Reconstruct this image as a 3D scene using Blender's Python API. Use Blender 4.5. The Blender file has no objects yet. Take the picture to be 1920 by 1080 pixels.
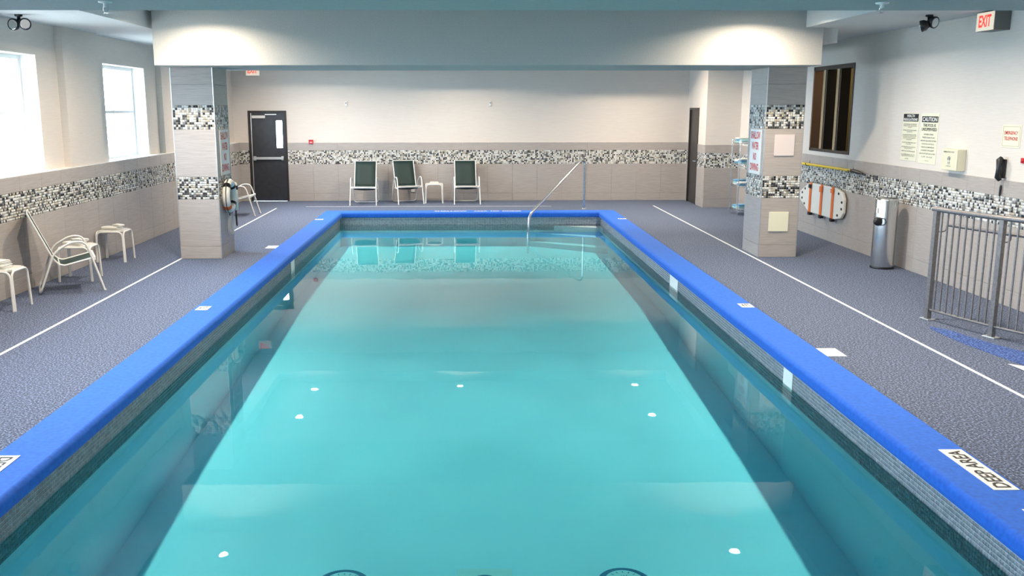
import bpy, bmesh, math, random
import numpy as np
from mathutils import Matrix, Vector
random.seed(7)
R = math.radians
S = bpy.context.scene
COL = S.collection

# ------------------------------------------------------------------ camera
cd = bpy.data.cameras.new('camera'); cam = bpy.data.objects.new('camera', cd); COL.objects.link(cam)
cd.sensor_width = 36.0; cd.lens = 1740.0 / 1920.0 * 36.0
cd.shift_x = 65.47 / 1920.0; cd.clip_start = 0.05; cd.clip_end = 300
PIT, YAW, ROL = 0.191175, 0.0124137, 0.00088921
fw = Vector((math.sin(YAW) * math.cos(PIT), math.cos(YAW) * math.cos(PIT), -math.sin(PIT)))
ri = Vector((math.cos(YAW), -math.sin(YAW), 0)); dn = fw.cross(ri)
ri2 = ri * math.cos(ROL) + dn * math.sin(ROL); dn2 = dn * math.cos(ROL) - ri * math.sin(ROL)
m = Matrix((ri2, -dn2, -fw)).transposed().to_4x4(); m.translation = (0, 0, 2.25)
cam.matrix_world = m
S.camera = cam

# ------------------------------------------------------------------ sky, exposure
S.view_settings.view_transform = 'Standard'; S.view_settings.look = 'None'
S.view_settings.gamma = 1.0; S.view_settings.use_curve_mapping = False
S.view_settings.exposure = 0.40
W = bpy.data.worlds.new('overcast_sky'); S.world = W; W.use_nodes = True
SKY = 30.0
W.node_tree.nodes['Background'].inputs[0].default_value = (0.62, 0.81, 1.0, 1)
W.node_tree.nodes['Background'].inputs[1].default_value = SKY
DOWN_W = 72.0                      # watts of one ceiling downlight
DOWN_C = (1.0, 0.83, 0.64)
cy = S.cycles
cy.use_denoising = True; cy.max_bounces = 12; cy.diffuse_bounces = 8; cy.glossy_bounces = 4
cy.transmission_bounces = 6; cy.transparent_max_bounces = 16; cy.volume_bounces = 2
cy.caustics_reflective = False; cy.caustics_refractive = False; cy.sample_clamp_indirect = 6.0

# room measures (metres); camera stands at x 0, y 0
XL, XLU, XR, YF, YB = -5.54, -5.66, 6.25, 23.07, -3.0
ZC, ZT, ZB, ZS = 3.36, 3.60, 2.845, 1.44
PX0, PX1, PY0, PY1, ZW = -2.76, 2.98, 1.2, 20.40, -0.275
WIN = [(14.95, 16.85), (10.75, 12.65), (6.55, 8.45), (19.15, 21.05), (2.35, 4.25), (-1.85, 0.05)]
WZ0, WZ1 = 1.44, 2.95
for k, (a, b) in enumerate(WIN):
    ld = bpy.data.lights.new('sky_portal', 'AREA'); ld.shape = 'RECTANGLE'; ld.size = WZ1 - WZ0; ld.size_y = b - a
    ld.cycles.is_portal = True
    lo = bpy.data.objects.new('sky_portal', ld); COL.objects.link(lo)
    lo.location = (-6.28, (a + b) / 2, (WZ0 + WZ1) / 2); lo.rotation_euler = (0, R(-90), 0)

# ------------------------------------------------------------------ materials
def mat(name, col, rough=0.5, metal=0.0, emit=None, es=0.0, spec=None, coat=0.0):
    M = bpy.data.materials.new(name); M.use_nodes = True
    b = M.node_tree.nodes['Principled BSDF']
    b.inputs['Base Color'].default_value = (*col, 1); b.inputs['Roughness'].default_value = rough
    b.inputs['Metallic'].default_value = metal
    if spec is not None: b.inputs['Specular IOR Level'].default_value = spec
    if coat: b.inputs['Coat Weight'].default_value = coat
    if emit: b.inputs['Emission Color'].default_value = (*emit, 1); b.inputs['Emission Strength'].default_value = es
    return M

def noisy(name, c1, c2, scale, rough=0.5, stretch=(1, 1, 1), bump=0.0, lo=0.35, hi=0.65, detail=3, c3=None, metal=0.0, bdist=0.01):
    """two (three) colours mixed by a noise field in object space"""
    M = mat(name, c1, rough, metal); nt = M.node_tree; b = nt.nodes['Principled BSDF']
    tc = nt.nodes.new('ShaderNodeNewGeometry'); mp = nt.nodes.new('ShaderNodeMapping'); mp.inputs['Scale'].default_value = stretch
    nt.links.new(tc.outputs['Position'], mp.inputs[0])
    no = nt.nodes.new('ShaderNodeTexNoise'); no.inputs['Scale'].default_value = scale; no.inputs['Detail'].default_value = detail
    nt.links.new(mp.outputs[0], no.inputs['Vector'])
    cr = nt.nodes.new('ShaderNodeValToRGB'); cr.color_ramp.elements[0].position = lo; cr.color_ramp.elements[1].position = hi
    cr.color_ramp.elements[0].color = (*c1, 1); cr.color_ramp.elements[1].color = (*c2, 1)
    if c3: e = cr.color_ramp.elements.new((lo + hi) / 2); e.color = (*c3, 1)
    nt.links.new(no.outputs['Fac'], cr.inputs[0]); nt.links.new(cr.outputs[0], b.inputs['Base Color'])
    if bump:
        bp = nt.nodes.new('ShaderNodeBump'); bp.inputs['Strength'].default_value = bump; bp.inputs['Distance'].default_value = bdist
        nt.links.new(no.outputs['Fac'], bp.inputs['Height']); nt.links.new(bp.outputs[0], b.inputs['Normal'])
    return M

M_paint = noisy('wall_paint', (0.69, 0.63, 0.57), (0.74, 0.68, 0.62), 5, 0.75, (1, 1, 22), 0.06, 0.3, 0.7)
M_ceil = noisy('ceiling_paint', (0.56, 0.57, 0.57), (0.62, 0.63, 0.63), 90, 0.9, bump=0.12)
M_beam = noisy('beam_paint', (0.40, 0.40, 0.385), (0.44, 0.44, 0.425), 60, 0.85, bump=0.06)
M_tile = noisy('striated_tile', (0.365, 0.33, 0.305), (0.465, 0.425, 0.395), 4, 0.42, (1.2, 1.2, 32), 0.03, 0.3, 0.7)
M_grout = mat('grout', (0.40, 0.37, 0.34), 0.9)
M_white = mat('white_gloss', (0.80, 0.80, 0.78), 0.35)
M_deck = noisy('rubber_carpet', (0.010, 0.016, 0.036), (0.27, 0.34, 0.53), 62, 0.85, bump=0.35, lo=0.36, hi=0.68, detail=4, c3=(0.058, 0.082, 0.150), bdist=0.004)
M_cope = noisy('blue_carpet', (0.004, 0.090, 0.52), (0.008, 0.130, 0.66), 30, 0.8, bump=0.25, lo=0.3, hi=0.7, detail=8, bdist=0.004)
for q_, w_ in ((M_deck, .08), (M_cope, .16)): q_.node_tree.nodes['Principled BSDF'].inputs['Sheen Weight'].default_value = w_
M_cope.node_tree.nodes['Principled BSDF'].inputs['Sheen Tint'].default_value = (.25, .6, 1, 1)
M_line = mat('white_line', (0.80, 0.81, 0.82), 0.6)
M_plaster = noisy('pool_plaster', (0.72, 0.86, 0.96), (0.76, 0.89, 0.98), 1.2, 0.7)
M_steel = mat('polished_steel', (0.78, 0.79, 0.80), 0.16, 1.0)
M_brushed = noisy('brushed_steel', (0.62, 0.62, 0.61), (0.72, 0.72, 0.71), 60, 0.22, (1, 1, 0.02), metal=1.0)
M_gun = noisy('fence_coating', (0.17, 0.165, 0.17), (0.23, 0.225, 0.23), 40, 0.42, metal=0.35)
M_alu = mat('satin_aluminium', (0.72, 0.73, 0.73), 0.32, 0.9)
M_black = mat('black_plastic', (0.012, 0.012, 0.014), 0.35)
M_door = noisy('dark_door_paint', (0.022, 0.024, 0.030), (0.030, 0.032, 0.040), 9, 0.38)
M_door2 = mat('dark_wood_door', (0.045, 0.038, 0.036), 0.45)
M_frame = mat('bronze_frame', (0.035, 0.028, 0.024), 0.4, 0.3)
M_tan = mat('tan_lit_face_and_border', (0.42, 0.30, 0.16), 0.4)  # lit tone painted on the mullion fronts; also the sign border
M_brownw = mat('brown_wood', (0.16, 0.085, 0.05), 0.5)
M_green = noisy('green_sling', (0.004, 0.022, 0.022), (0.008, 0.032, 0.030), 220, 0.65, bump=0.1)
M_frame_w = mat('white_tube', (0.80, 0.79, 0.76), 0.3, coat=0.3)
M_towel = noisy('white_towel', (0.74, 0.73, 0.68), (0.82, 0.81, 0.77), 160, 0.95, bump=0.4, bdist=0.004)
M_towelb = noisy('blue_towel', (0.12, 0.30, 0.50), (0.20, 0.42, 0.60), 160, 0.95, bump=0.4, bdist=0.004)
M_towelg = noisy('aqua_towel', (0.34, 0.62, 0.64), (0.42, 0.70, 0.70), 160, 0.95, bump=0.4, bdist=0.004)
M_plate = mat('sign_plate', (0.82, 0.82, 0.80), 0.4)
M_platey = mat('cream_plate', (0.80, 0.78, 0.60), 0.45)
M_pink = mat('pale_pink_plate', (0.70, 0.62, 0.60), 0.45)
M_ink = mat('black_print', (0.012, 0.012, 0.012), 0.5)
M_grey = mat('grey_print', (0.20, 0.20, 0.18), 0.5)
M_red = mat('red_print', (0.62, 0.03, 0.03), 0.5)
M_redp = mat('red_plastic', (0.55, 0.02, 0.03), 0.35)
M_yellow = mat('yellow_pole', (0.80, 0.56, 0.02), 0.35)
M_orange = mat('orange_strap', (0.80, 0.17, 0.03), 0.6)
M_board = mat('cream_board', (0.82, 0.80, 0.72), 0.35)
M_box = mat('ivory_plastic', (0.72, 0.69, 0.52), 0.45)
M_housing = mat('grey_housing', (0.16, 0.16, 0.15), 0.5)
M_exitface = mat('exit_face', (0.80, 0.74, 0.60), 0.4, emit=(1.0, 0.85, 0.65), es=0.35)
M_exitred = mat('exit_letters', (0.75, 0.03, 0.02), 0.4, emit=(1.0, 0.05, 0.03), es=0.9)
M_lens = mat('lamp_lens', (1, 1, 1), 0.4, emit=(1.0, 0.93, 0.82), es=90.0)
M_drain = mat('drain_blue', (0.02, 0.12, 0.26), 0.5)
M_dark = mat('dark_room', (0.16, 0.14, 0.09), 0.8)
M_soil = noisy('outside_ground', (0.30, 0.29, 0.25), (0.42, 0.40, 0.34), 2, 0.9)
M_twig = mat('twig', (0.20, 0.15, 0.11), 0.9)
MOS = [mat('mosaic_white', (0.78, 0.78, 0.75), 0.12), mat('mosaic_pearl', (0.60, 0.60, 0.57), 0.10), mat('mosaic_beige', (0.46, 0.41, 0.32), 0.15),
       mat('mosaic_grey', (0.22, 0.23, 0.23), 0.12), mat('mosaic_charcoal', (0.05, 0.052, 0.055), 0.10), mat('mosaic_black', (0.016, 0.016, 0.018), 0.08)]
MOSW = [0.27, 0.23, 0.15, 0.14, 0.12, 0.09]
PTL = [mat('pool_tile_grey', (0.22, 0.235, 0.27), 0.15), mat('pool_tile_slate', (0.185, 0.20, 0.235), 0.15), mat('pool_tile_light', (0.26, 0.275, 0.31), 0.15)]

def brick_material():
    M = mat('brick_wall', (0.4, 0.2, 0.15), 0.9); nt = M.node_tree
    t = nt.nodes.new('ShaderNodeTexBrick'); t.inputs['Color1'].default_value = (0.42, 0.20, 0.15, 1); t.inputs['Color2'].default_value = (0.52, 0.29, 0.22, 1)
    t.inputs['Mortar'].default_value = (0.55, 0.50, 0.45, 1); t.inputs['Scale'].default_value = 4.5
    g = nt.nodes.new('ShaderNodeNewGeometry'); s = nt.nodes.new('ShaderNodeSeparateXYZ'); c = nt.nodes.new('ShaderNodeCombineXYZ')
    a = nt.nodes.new('ShaderNodeMath'); a.operation = 'ADD'
    nt.links.new(g.outputs['Position'], s.inputs[0]); nt.links.new(s.outputs[0], a.inputs[0]); nt.links.new(s.outputs[1], a.inputs[1])
    nt.links.new(a.outputs[0], c.inputs[0]); nt.links.new(s.outputs[2], c.inputs[1]); nt.links.new(c.outputs[0], t.inputs[0])
    nt.links.new(t.outputs[0], nt.nodes['Principled BSDF'].inputs['Base Color']); return M
M_brick = brick_material()

def glass_material(name, tint, refl=1.45, rough=0.0):
    """clear sheet: what is behind stays visible, the mirror part follows Fresnel"""
    M = bpy.data.materials.new(name); M.use_nodes = True; nt = M.node_tree; nt.nodes.clear()
    o = nt.nodes.new('ShaderNodeOutputMaterial'); mx = nt.nodes.new('ShaderNodeMixShader'); fr = nt.nodes.new('ShaderNodeFresnel')
    fr.inputs['IOR'].default_value = refl
    t = nt.nodes.new('ShaderNodeBsdfTransparent'); t.inputs[0].default_value = (*tint, 1)
    g = nt.nodes.new('ShaderNodeBsdfGlossy'); g.inputs['Roughness'].default_value = rough
    nt.links.new(fr.outputs[0], mx.inputs[0]); nt.links.new(t.outputs[0], mx.inputs[1]); nt.links.new(g.outputs[0], mx.inputs[2])
    nt.links.new(mx.outputs[0], o.inputs['Surface']); return M, nt, fr, g, o
M_glass = glass_material('window_glass', (0.97, 0.99, 1.0))[0]
M_olive = glass_material('dark_glass', (0.45, 0.44, 0.34))[0]
M_water, nt, fr, g, o = glass_material('pool_water', (1, 1, 1), 1.33)
ge = nt.nodes.new('ShaderNodeNewGeometry'); mp = nt.nodes.new('ShaderNodeMapping'); mp.inputs['Scale'].default_value = (1.0, 0.5, 1)
no = nt.nodes.new('ShaderNodeTexNoise'); no.inputs['Scale'].default_value = 2.2; no.inputs['Detail'].default_value = 2
bp = nt.nodes.new('ShaderNodeBump'); bp.inputs['Strength'].default_value = 0.10; bp.inputs['Distance'].default_value = 0.012
nt.links.new(ge.outputs['Position'], mp.inputs[0]); nt.links.new(mp.outputs[0], no.inputs['Vector']); nt.links.new(no.outputs['Fac'], bp.inputs['Height'])
nt.links.new(bp.outputs[0], g.inputs['Normal'])
va = nt.nodes.new('ShaderNodeVolumeAbsorption'); va.inputs['Color'].default_value = (0.0, 0.925, 1.0, 1); va.inputs['Density'].default_value = 0.52
vs_ = nt.nodes.new('ShaderNodeVolumeScatter'); vs_.inputs['Color'].default_value = (0.35, 0.85, 1.0, 1); vs_.inputs['Density'].default_value = 0.035
vad = nt.nodes.new('ShaderNodeAddShader'); nt.links.new(va.outputs[0], vad.inputs[0]); nt.links.new(vs_.outputs[0], vad.inputs[1])
nt.links.new(vad.outputs[0], o.inputs['Volume'])

# ------------------------------------------------------------------ mesh helpers
class MB:
    def __init__(s): s.v = []; s.f = []; s.m = []; s.sm = []
    def add(s, vs, fs, mi=0, smooth=False):
        n = len(s.v); s.v += [tuple(p) for p in vs]
        for f in fs: s.f.append(tuple(n + i for i in f)); s.m.append(mi); s.sm.append(smooth)
        return s
    def box(s, x0, x1, y0, y1, z0, z1, mi=0, b=0.0):
        if x0 > x1: x0, x1 = x1, x0
        if y0 > y1: y0, y1 = y1, y0
        if z0 > z1: z0, z1 = z1, z0
        if b <= 0:
            v = [(x0, y0, z0), (x1, y0, z0), (x1, y1, z0), (x0, y1, z0), (x0, y0, z1), (x1, y0, z1), (x1, y1, z1), (x0, y1, z1)]
            return s.add(v, [(0, 3, 2, 1), (4, 5, 6, 7), (0, 1, 5, 4), (1, 2, 6, 5), (2, 3, 7, 6), (3, 0, 4, 7)], mi)
        bm = bmesh.new(); bmesh.ops.create_cube(bm, size=1)
        for p in bm.verts: p.co = Vector(((x0 + x1) / 2 + p.co.x * (x1 - x0), (y0 + y1) / 2 + p.co.y * (y1 - y0), (z0 + z1) / 2 + p.co.z * (z1 - z0)))
        bmesh.ops.bevel(bm, geom=bm.edges[:], offset=b, segments=2, affect='EDGES', profile=0.6)
        s.frombm(bm, mi, False); return s
    def frombm(s, bm, mi=0, smooth=True):
        bm.verts.index_update(); s.add([v.co for v in bm.verts], [[v.index for v in f.verts] for f in bm.faces], mi, smooth); bm.free()
    def tube(s, pts, r, n=10, mi=0, cap=True, closed=False, sy=1.0):
        pts = [Vector(p) for p in pts]; N = len(pts); rings = []; up = None
        for i, p in enumerate(pts):
            a = pts[(i - 1) % N] if (closed or i > 0) else p; b = pts[(i + 1) % N] if (closed or i < N - 1) else p
            t = (b - a).normalized()
            if up is None:
                up = Vector((0, 0, 1)) if abs(t.z) < 0.9 else Vector((1, 0, 0))
            up = (up - t * up.dot(t)).normalized(); sd = t.cross(up)
            rr = r[i] if isinstance(r, (list, tuple)) else r
            rings.append([p + (up * math.cos(2 * math.pi * k / n) + sd * math.sin(2 * math.pi * k / n) * sy) * rr for k in range(n)])
        vs = [q for rg in rings for q in rg]; fs = []
        for i in range(N if closed else N - 1):
            j = (i + 1) % N
            for k in range(n):
                k2 = (k + 1) % n; fs.append((i * n + k, i * n + k2, j * n + k2, j * n + k))
        s.add(vs, fs, mi, True)
        if cap and not closed:
            s.add(rings[0], [tuple(range(n))[::-1]], mi); s.add(rings[-1], [tuple(range(n))], mi)
        return s
    def lathe(s, prof, n=32, mi=0, c=(0, 0, 0), axis='z'):
        def P(r, h, a):
            x, y = r * math.cos(a), r * math.sin(a)
            if axis == 'z': q = (x, y, h)
            elif axis == 'x': q = (h, x, y)
            else: q = (x, h, y)
            return (q[0] + c[0], q[1] + c[1], q[2] + c[2])
        vs = [P(r, h, 2 * math.pi * k / n) for (r, h) in prof for k in range(n)]; fs = []
        for i in range(len(prof) - 1):
            for k in range(n):
                k2 = (k + 1) % n; fs.append((i * n + k, i * n + k2, (i + 1) * n + k2, (i + 1) * n + k))
        fs = [f if axis != 'y' else f[::-1] for f in fs]
        s.add(vs, fs, mi, True); return s
    def prism(s, poly, h0, h1, axis='z', mi=0):
        """extrude a polygon: axis z (x,y), axis x (y,z), axis y (x,z)"""
        def P(a, b, h): return (a, b, h) if axis == 'z' else ((h, a, b) if axis == 'x' else (a, h, b))
        n = len(poly); vs = [P(a, b, h0) for a, b in poly] + [P(a, b, h1) for a, b in poly]
        fs = [tuple(range(n))[::-1], tuple(range(n, 2 * n))] + [(i, (i + 1) % n, n + (i + 1) % n, n + i) for i in range(n)]
        s.add(vs, fs, mi); return s
    def build(s, name, mats, parent=None, loc=None, auto=True):
        me = bpy.data.meshes.new(name); me.from_pydata(s.v, [], s.f)
        if not isinstance(mats, (list, tuple)): mats = [mats]
        for q in mats: me.materials.append(q)
        me.polygons.foreach_set('material_index', s.m); me.polygons.foreach_set('use_smooth', s.sm)
        if any(s.sm):
            bm = bmesh.new(); bm.from_mesh(me); bmesh.ops.recalc_face_normals(bm, faces=bm.faces[:]); bm.to_mesh(me); bm.free()
        me.update()
        return link(name, me, parent, loc)

def link(name, me, parent=None, loc=None, rot=None):
    o = bpy.data.objects.new(name, me); COL.objects.link(o)
    if parent is not None: o.parent = parent
    if loc is not None: o.location = loc
    if rot is not None: o.rotation_euler = rot
    return o
def tag(o, label, cat, group=None):
    o['label'] = label; o['category'] = cat
    if group: o['group'] = group
    return o
def thing(name, label, cat, loc=(0, 0, 0), rz=0.0, group=None):
    o = bpy.data.objects.new(name, None); COL.objects.link(o); o.empty_display_size = 0.1
    o.location = loc; o.rotation_euler = (0, 0, rz); return tag(o, label, cat, group)
def struct(o): o['kind'] = 'structure'; return o
def stuff(o): o['kind'] = 'stuff'; return o
def B(*a, **k): return MB().box(*a, **k)
KIDS = {}
def copy_tree(root, loc, rz, label=None, group=None):
    def cp(o, par):
        c = o.copy(); COL.objects.link(c)
        if par is not None: c.parent = par
        for ch in o.children: cp(ch, c)
        return c
    r = cp(root, None); r.location = loc; r.rotation_euler = (0, 0, rz)
    if label: r['label'] = label
    if group: r['group'] = group
    return r

def text(body, w, h, M, parent, origin, right, up, name='lettering', bold=0.0, depth=0.0015, spacing=1.0, line=1.0):
    """flat lettering stretched to w x h, its lower left corner at origin, in the plane right/up"""
    cu = bpy.data.curves.new(name, 'FONT'); cu.body = body; cu.align_x = 'CENTER'; cu.offset = bold; cu.resolution_u = 2
    cu.space_character = spacing; cu.space_line = line
    t = bpy.data.objects.new(name, cu); COL.objects.link(t)
    me = bpy.data.meshes.new_from_object(t.evaluated_get(bpy.context.evaluated_depsgraph_get())); bpy.data.objects.remove(t); bpy.data.curves.remove(cu)
    n = len(me.vertices); co = np.empty(n * 3); me.vertices.foreach_get('co', co); co = co.reshape(-1, 3)
    mn, mx = co.min(0), co.max(0)
    a = (co[:, 0] - mn[0]) / max(mx[0] - mn[0], 1e-6) * w; b = (co[:, 1] - mn[1]) / max(mx[1] - mn[1], 1e-6) * h
    rv, uv = np.array(right, float), np.array(up, float); nv = np.cross(rv, uv)
    P = np.array(origin, float) + a[:, None] * rv + b[:, None] * uv + nv * depth
    me.vertices.foreach_set('co', P.ravel()); me.materials.clear(); me.materials.append(M); me.update(); me.name = name
    return link(name, me, parent)

def mosaic(name, mats, wts, o, u, n, length, z0, z1, ts, parent, rows=None, th=0.006, gap=0.10, seed=1):
    """a band of small tiles as geometry: o start point, u direction along the wall, n outward normal"""
    rng = np.random.default_rng(seed)
    nz = max(1, round((z1 - z0) / ts)); nu = max(1, round(length / ts)); tz = (z1 - z0) / nz; tu = length / nu
    I, J = np.meshgrid(np.arange(nu), np.arange(nz), indexing='ij'); I = I.ravel(); J = J.ravel(); N = len(I)
    o = np.array(o, float); u = np.array(u, float); n = np.array(n, float); z = np.array([0, 0, 1.0])
    def corner(du, dz, d, g):
        a = (I + (g if du == 0 else 1 - g)) * tu; b = z0 + (J + (g if dz == 0 else 1 - g)) * tz
        return o + a[:, None] * u + b[:, None] * z + (d * np.ones(N))[:, None] * n
    c = [corner(0, 0, 0, gap * .5), corner(1, 0, 0, gap * .5), corner(1, 1, 0, gap * .5), corner(0, 1, 0, gap * .5),
         corner(0, 0, th, gap), corner(1, 0, th, gap), corner(1, 1, th, gap), corner(0, 1, th, gap)]
    V = np.stack(c, 1).reshape(-1, 3)
    F = np.array([(4, 5, 6, 7), (0, 1, 5, 4), (1, 2, 6, 5), (2, 3, 7, 6), (3, 0, 4, 7)])
    if np.dot(np.cross(u, z), n) < 0: F = F[:, ::-1]
    F = (F[None] + (np.arange(N) * 8)[:, None, None]).reshape(-1, 4)
    me = bpy.data.meshes.new(name); me.vertices.add(len(V)); me.vertices.foreach_set('co', V.ravel())
    me.loops.add(F.size); me.loops.foreach_set('vertex_index', F.ravel()); me.polygons.add(len(F))
    me.polygons.foreach_set('loop_start', np.arange(len(F)) * 4)
    for q in mats: me.materials.append(q)
    me.polygons.foreach_set('material_index', np.repeat(rng.choice(len(mats), N, p=np.array(wts) / sum(wts)), 5).astype(np.int32))
    me.update(calc_edges=True); me.validate()
    return stuff(link(name, me, parent))

_tile = {}
def tile(parent, o, u, n, w, z0, z1, M=None, th=0.010, gap=0.0015):
    """one wall tile with its own edges; alike tiles share a mesh"""
    key = (round(w, 3), round(z1 - z0, 3), (M or M_tile).name)
    if key not in _tile:
        h = z1 - z0; e = 0.0025
        v = [(gap, 0, gap), (w - gap, 0, gap), (w - gap, 0, h - gap), (gap, 0, h - gap),
             (gap, -th + e, gap), (w - gap, -th + e, gap), (w - gap, -th + e, h - gap), (gap, -th + e, h - gap),
             (gap + e, -th, gap + e), (w - gap - e, -th, gap + e), (w - gap - e, -th, h - gap - e), (gap + e, -th, h - gap - e)]
        f = [(8, 9, 10, 11)]
        for k in range(4):
            k2 = (k + 1) % 4; f += [(k, k2, 4 + k2, 4 + k), (4 + k, 4 + k2, 8 + k2, 8 + k)]
        me = bpy.data.meshes.new('tile'); me.from_pydata(v, [], f); me.materials.append(M or M_tile); me.update(); _tile[key] = me
    # local x -> u, local -y -> n
    ang = math.atan2(-n[0], n[1]) + math.pi
    ux = math.cos(ang), math.sin(ang)
    oo = Vector((o[0], o[1], z0))
    if ux[0] * u[0] + ux[1] * u[1] < 0: oo = oo + Vector((u[0], u[1], 0)) * w
    t = link('tile', _tile[key], parent, oo, (0, 0, ang)); return t

def tiled(parent, o, u, n, length, rows, tw=0.61):
    k = max(1, round(length / tw)); w = length / k
    for i in range(k):
        for (a, b) in rows:
            tile(parent, (o[0] + u[0] * w * i, o[1] + u[1] * w * i), u, n, w, a, b)
ROWS = [(0.0, 0.19), (0.19, 0.905), (1.24, 1.43)]
MT = 0.034

# ================================================================== THE SETTING
# floor (deck around the pool opening)
fl = MB()
fl.box(XL - .3, PX0 - .30, YB, YF, -0.3, 0); fl.box(PX1 + .31, XR + .3, YB, YF, -0.3, 0)
fl.box(PX0 - .30, PX1 + .31, PY1 + .31, YF, -0.3, 0); fl.box(PX0 - .30, PX1 + .31, YB, PY0 - .3, -0.3, 0)
floor = struct(fl.build('floor', M_deck))

# walls : left (low tiled part with a ledge, upper part set back with windows)
wl = struct(B(XL - .5, XL, YB, YF + .2, 0, ZS - 0.012).build('wall_left', M_grout))
u_, n_ = (0, 1), (1, 0)
tiled(wl, (XL, 5.0), u_, n_, 18.05, ROWS)
mosaic('mosaic_band', MOS, MOSW, (XL, 5.0, 0), (0, 1, 0), (1, 0, 0), 18.05, 0.905, 1.24, MT, wl, seed=2)
B(XL - .5, XL + .006, YB, YF, ZS - 0.012, ZS, b=0.003).build('ledge', M_white, wl)
up = MB(); ys = sorted(WIN); y = YB
for (a, b) in ys:
    up.box(-5.96, XLU, y, a, ZS, ZT); up.box(-5.96, XLU, a, b, WZ1, ZT); y = b
up.box(-5.96, XLU, y, YF + .2, ZS, ZT)
for c in (5.5, 9.7, 13.9, 18.1): up.box(XLU - .02, XLU + .10, c - .62, c + .62, ZS, ZT)
wlu = struct(up.build('wall_left_upper', M_paint))
br = MB(); y = YB
for (a, b) in ys: br.box(-6.26, -5.96, y, a, -.3, ZT); br.box(-6.26, -5.96, a, b, WZ1, ZT); br.box(-6.26, -5.96, a, b, -.3, WZ0 - .05); y = b
br.box(-6.26, -5.96, y, YF + .2, -.3, ZT); struct(br.build('wall_brick_outside', M_brick))
for k, (a, b) in enumerate(WIN):
    w = bpy.data.objects.new('window_%d' % (k + 1), None); COL.objects.link(w); struct(w); w.location = (-5.90, a, WZ0)
    L, H = b - a, WZ1 - WZ0
    f = MB(); f.box(-.03, .03, 0, .06, 0, H); f.box(-.03, .03, L - .06, L, 0, H); f.box(-.03, .03, .06, L - .06, 0, .06); f.box(-.03, .03, .06, L - .06, H - .06, H)
    f.build('window_frame', M_white, w)
    B(-.025, .025, .06, L - .06, H * .5 - .025, H * .5 + .025).build('meeting_rail', M_white, w)
    for (z0, z1) in ((.06, H * .5 - .025), (H * .5 + .025, H - .06)): B(-.015, .015, L / 2 - .014, L / 2 + .014, z0, z1).build('glazing_bar', M_white, w)
    for (p, q) in ((.06, L / 2 - .014), (L / 2 + .014, L - .06)):
        for (z0, z1) in ((.06, H * .5 - .025), (H * .5 + .025, H - .06)):
            MB().add([(0, p, z0), (0, q, z0), (0, q, z1), (0, p, z1)], [(0, 1, 2, 3)]).build('pane', M_glass, w)
    # painted reveal lining
    rv = MB(); rv.box(.03, .23, -.004, .004, 0, H); rv.box(.03, .23, L - .004, L + .004, 0, H); rv.box(.03, .23, 0, L, H - .004, H + .004)
    rv.build('reveal', M_white, w)

# far wall with the exit door opening
DX0, DX1, DZ = -5.30, -4.36, 2.20
fwm = MB(); fwm.box(XL - .5, DX0, YF, YF + .2, 0, ZT); fwm.box(DX1, XR + .3, YF, YF + .2, 0, ZT); fwm.box(DX0, DX1, YF, YF + .2, DZ, ZT)
wf = struct(fwm.build('wall_far', M_paint))
tiled(wf, (DX1, YF), (1, 0), (0, -1), 5.46 - DX1, ROWS)
tile(wf, (XL, YF), (1, 0), (0, -1), DX0 - XL, 0, .905); tile(wf, (XL, YF), (1, 0), (0, -1), DX0 - XL, 1.24, 1.43)
mosaic('mosaic_band', MOS, MOSW, (DX1, YF, 0), (1, 0, 0), (0, -1, 0), 5.46 - DX1, 0.905, 1.24, MT, wf, seed=3)
mosaic('mosaic_band', MOS, MOSW, (XL, YF, 0), (1, 0, 0), (0, -1, 0), DX0 - XL, 0.905, 1.24, MT, wf, seed=4)

# alcove block at the far right with a second door
AX, AY, D2a, D2b, D2z = 5.46, 21.30, 21.95, 22.86, 2.26
am = MB(); am.box(AX, XR, AY, D2a, 0, ZT); am.box(AX, XR, D2b, YF, 0, ZT); am.box(AX, XR, D2a, D2b, D2z, ZT); am.box(AX + .12, XR, D2a, D2b, 0, D2z)
wa = struct(am.build('wall_alcove', M_paint))
tiled(wa, (AX, AY), (1, 0), (0, -1), XR - AX, ROWS, .79)
mosaic('mosaic_band', MOS, MOSW, (AX, AY, 0), (1, 0, 0), (0, -1, 0), XR - AX, 0.905, 1.24, MT, wa, seed=5)
for (a, b) in ((AY, D2a), (D2b, YF)):
    tiled(wa, (AX, a), (0, 1), (-1, 0), b - a, ROWS)
    mosaic('mosaic_band', MOS, MOSW, (AX, a, 0), (0, 1, 0), (-1, 0, 0), b - a, 0.905, 1.24, MT, wa, seed=6)

# right wall with an interior window opening
RY0, RY1, RZ0, RZ1 = 15.18, 16.95, 1.50, 2.965
rm = MB(); rm.box(XR, XR + .3, YB, RY0, 0, ZT); rm.box(XR, XR + .3, RY1, YF + .2, 0, ZT); rm.box(XR, XR + .3, RY0, RY1, 0, RZ0); rm.box(XR, XR + .3, RY0, RY1, RZ1, ZT)
wr = struct(rm.build('wall_right', M_paint))
tiled(wr, (XR, 6.0), (0, 1), (-1, 0), AY - 6.0, ROWS)
mosaic('mosaic_band', MOS, MOSW, (XR, 6.0, 0), (0, 1, 0), (-1, 0, 0), AY - 6.0, 0.905, 1.24, MT, wr, seed=7)
struct(B(XL - .5, XR + .3, YB - .2, YB, 0, ZT).build('wall_back', M_paint))
struct(B(XLU - .35, XR + .1, YF - .004, YF - .001, ZC, ZT).build('trim_1', M_ceil))

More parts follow.
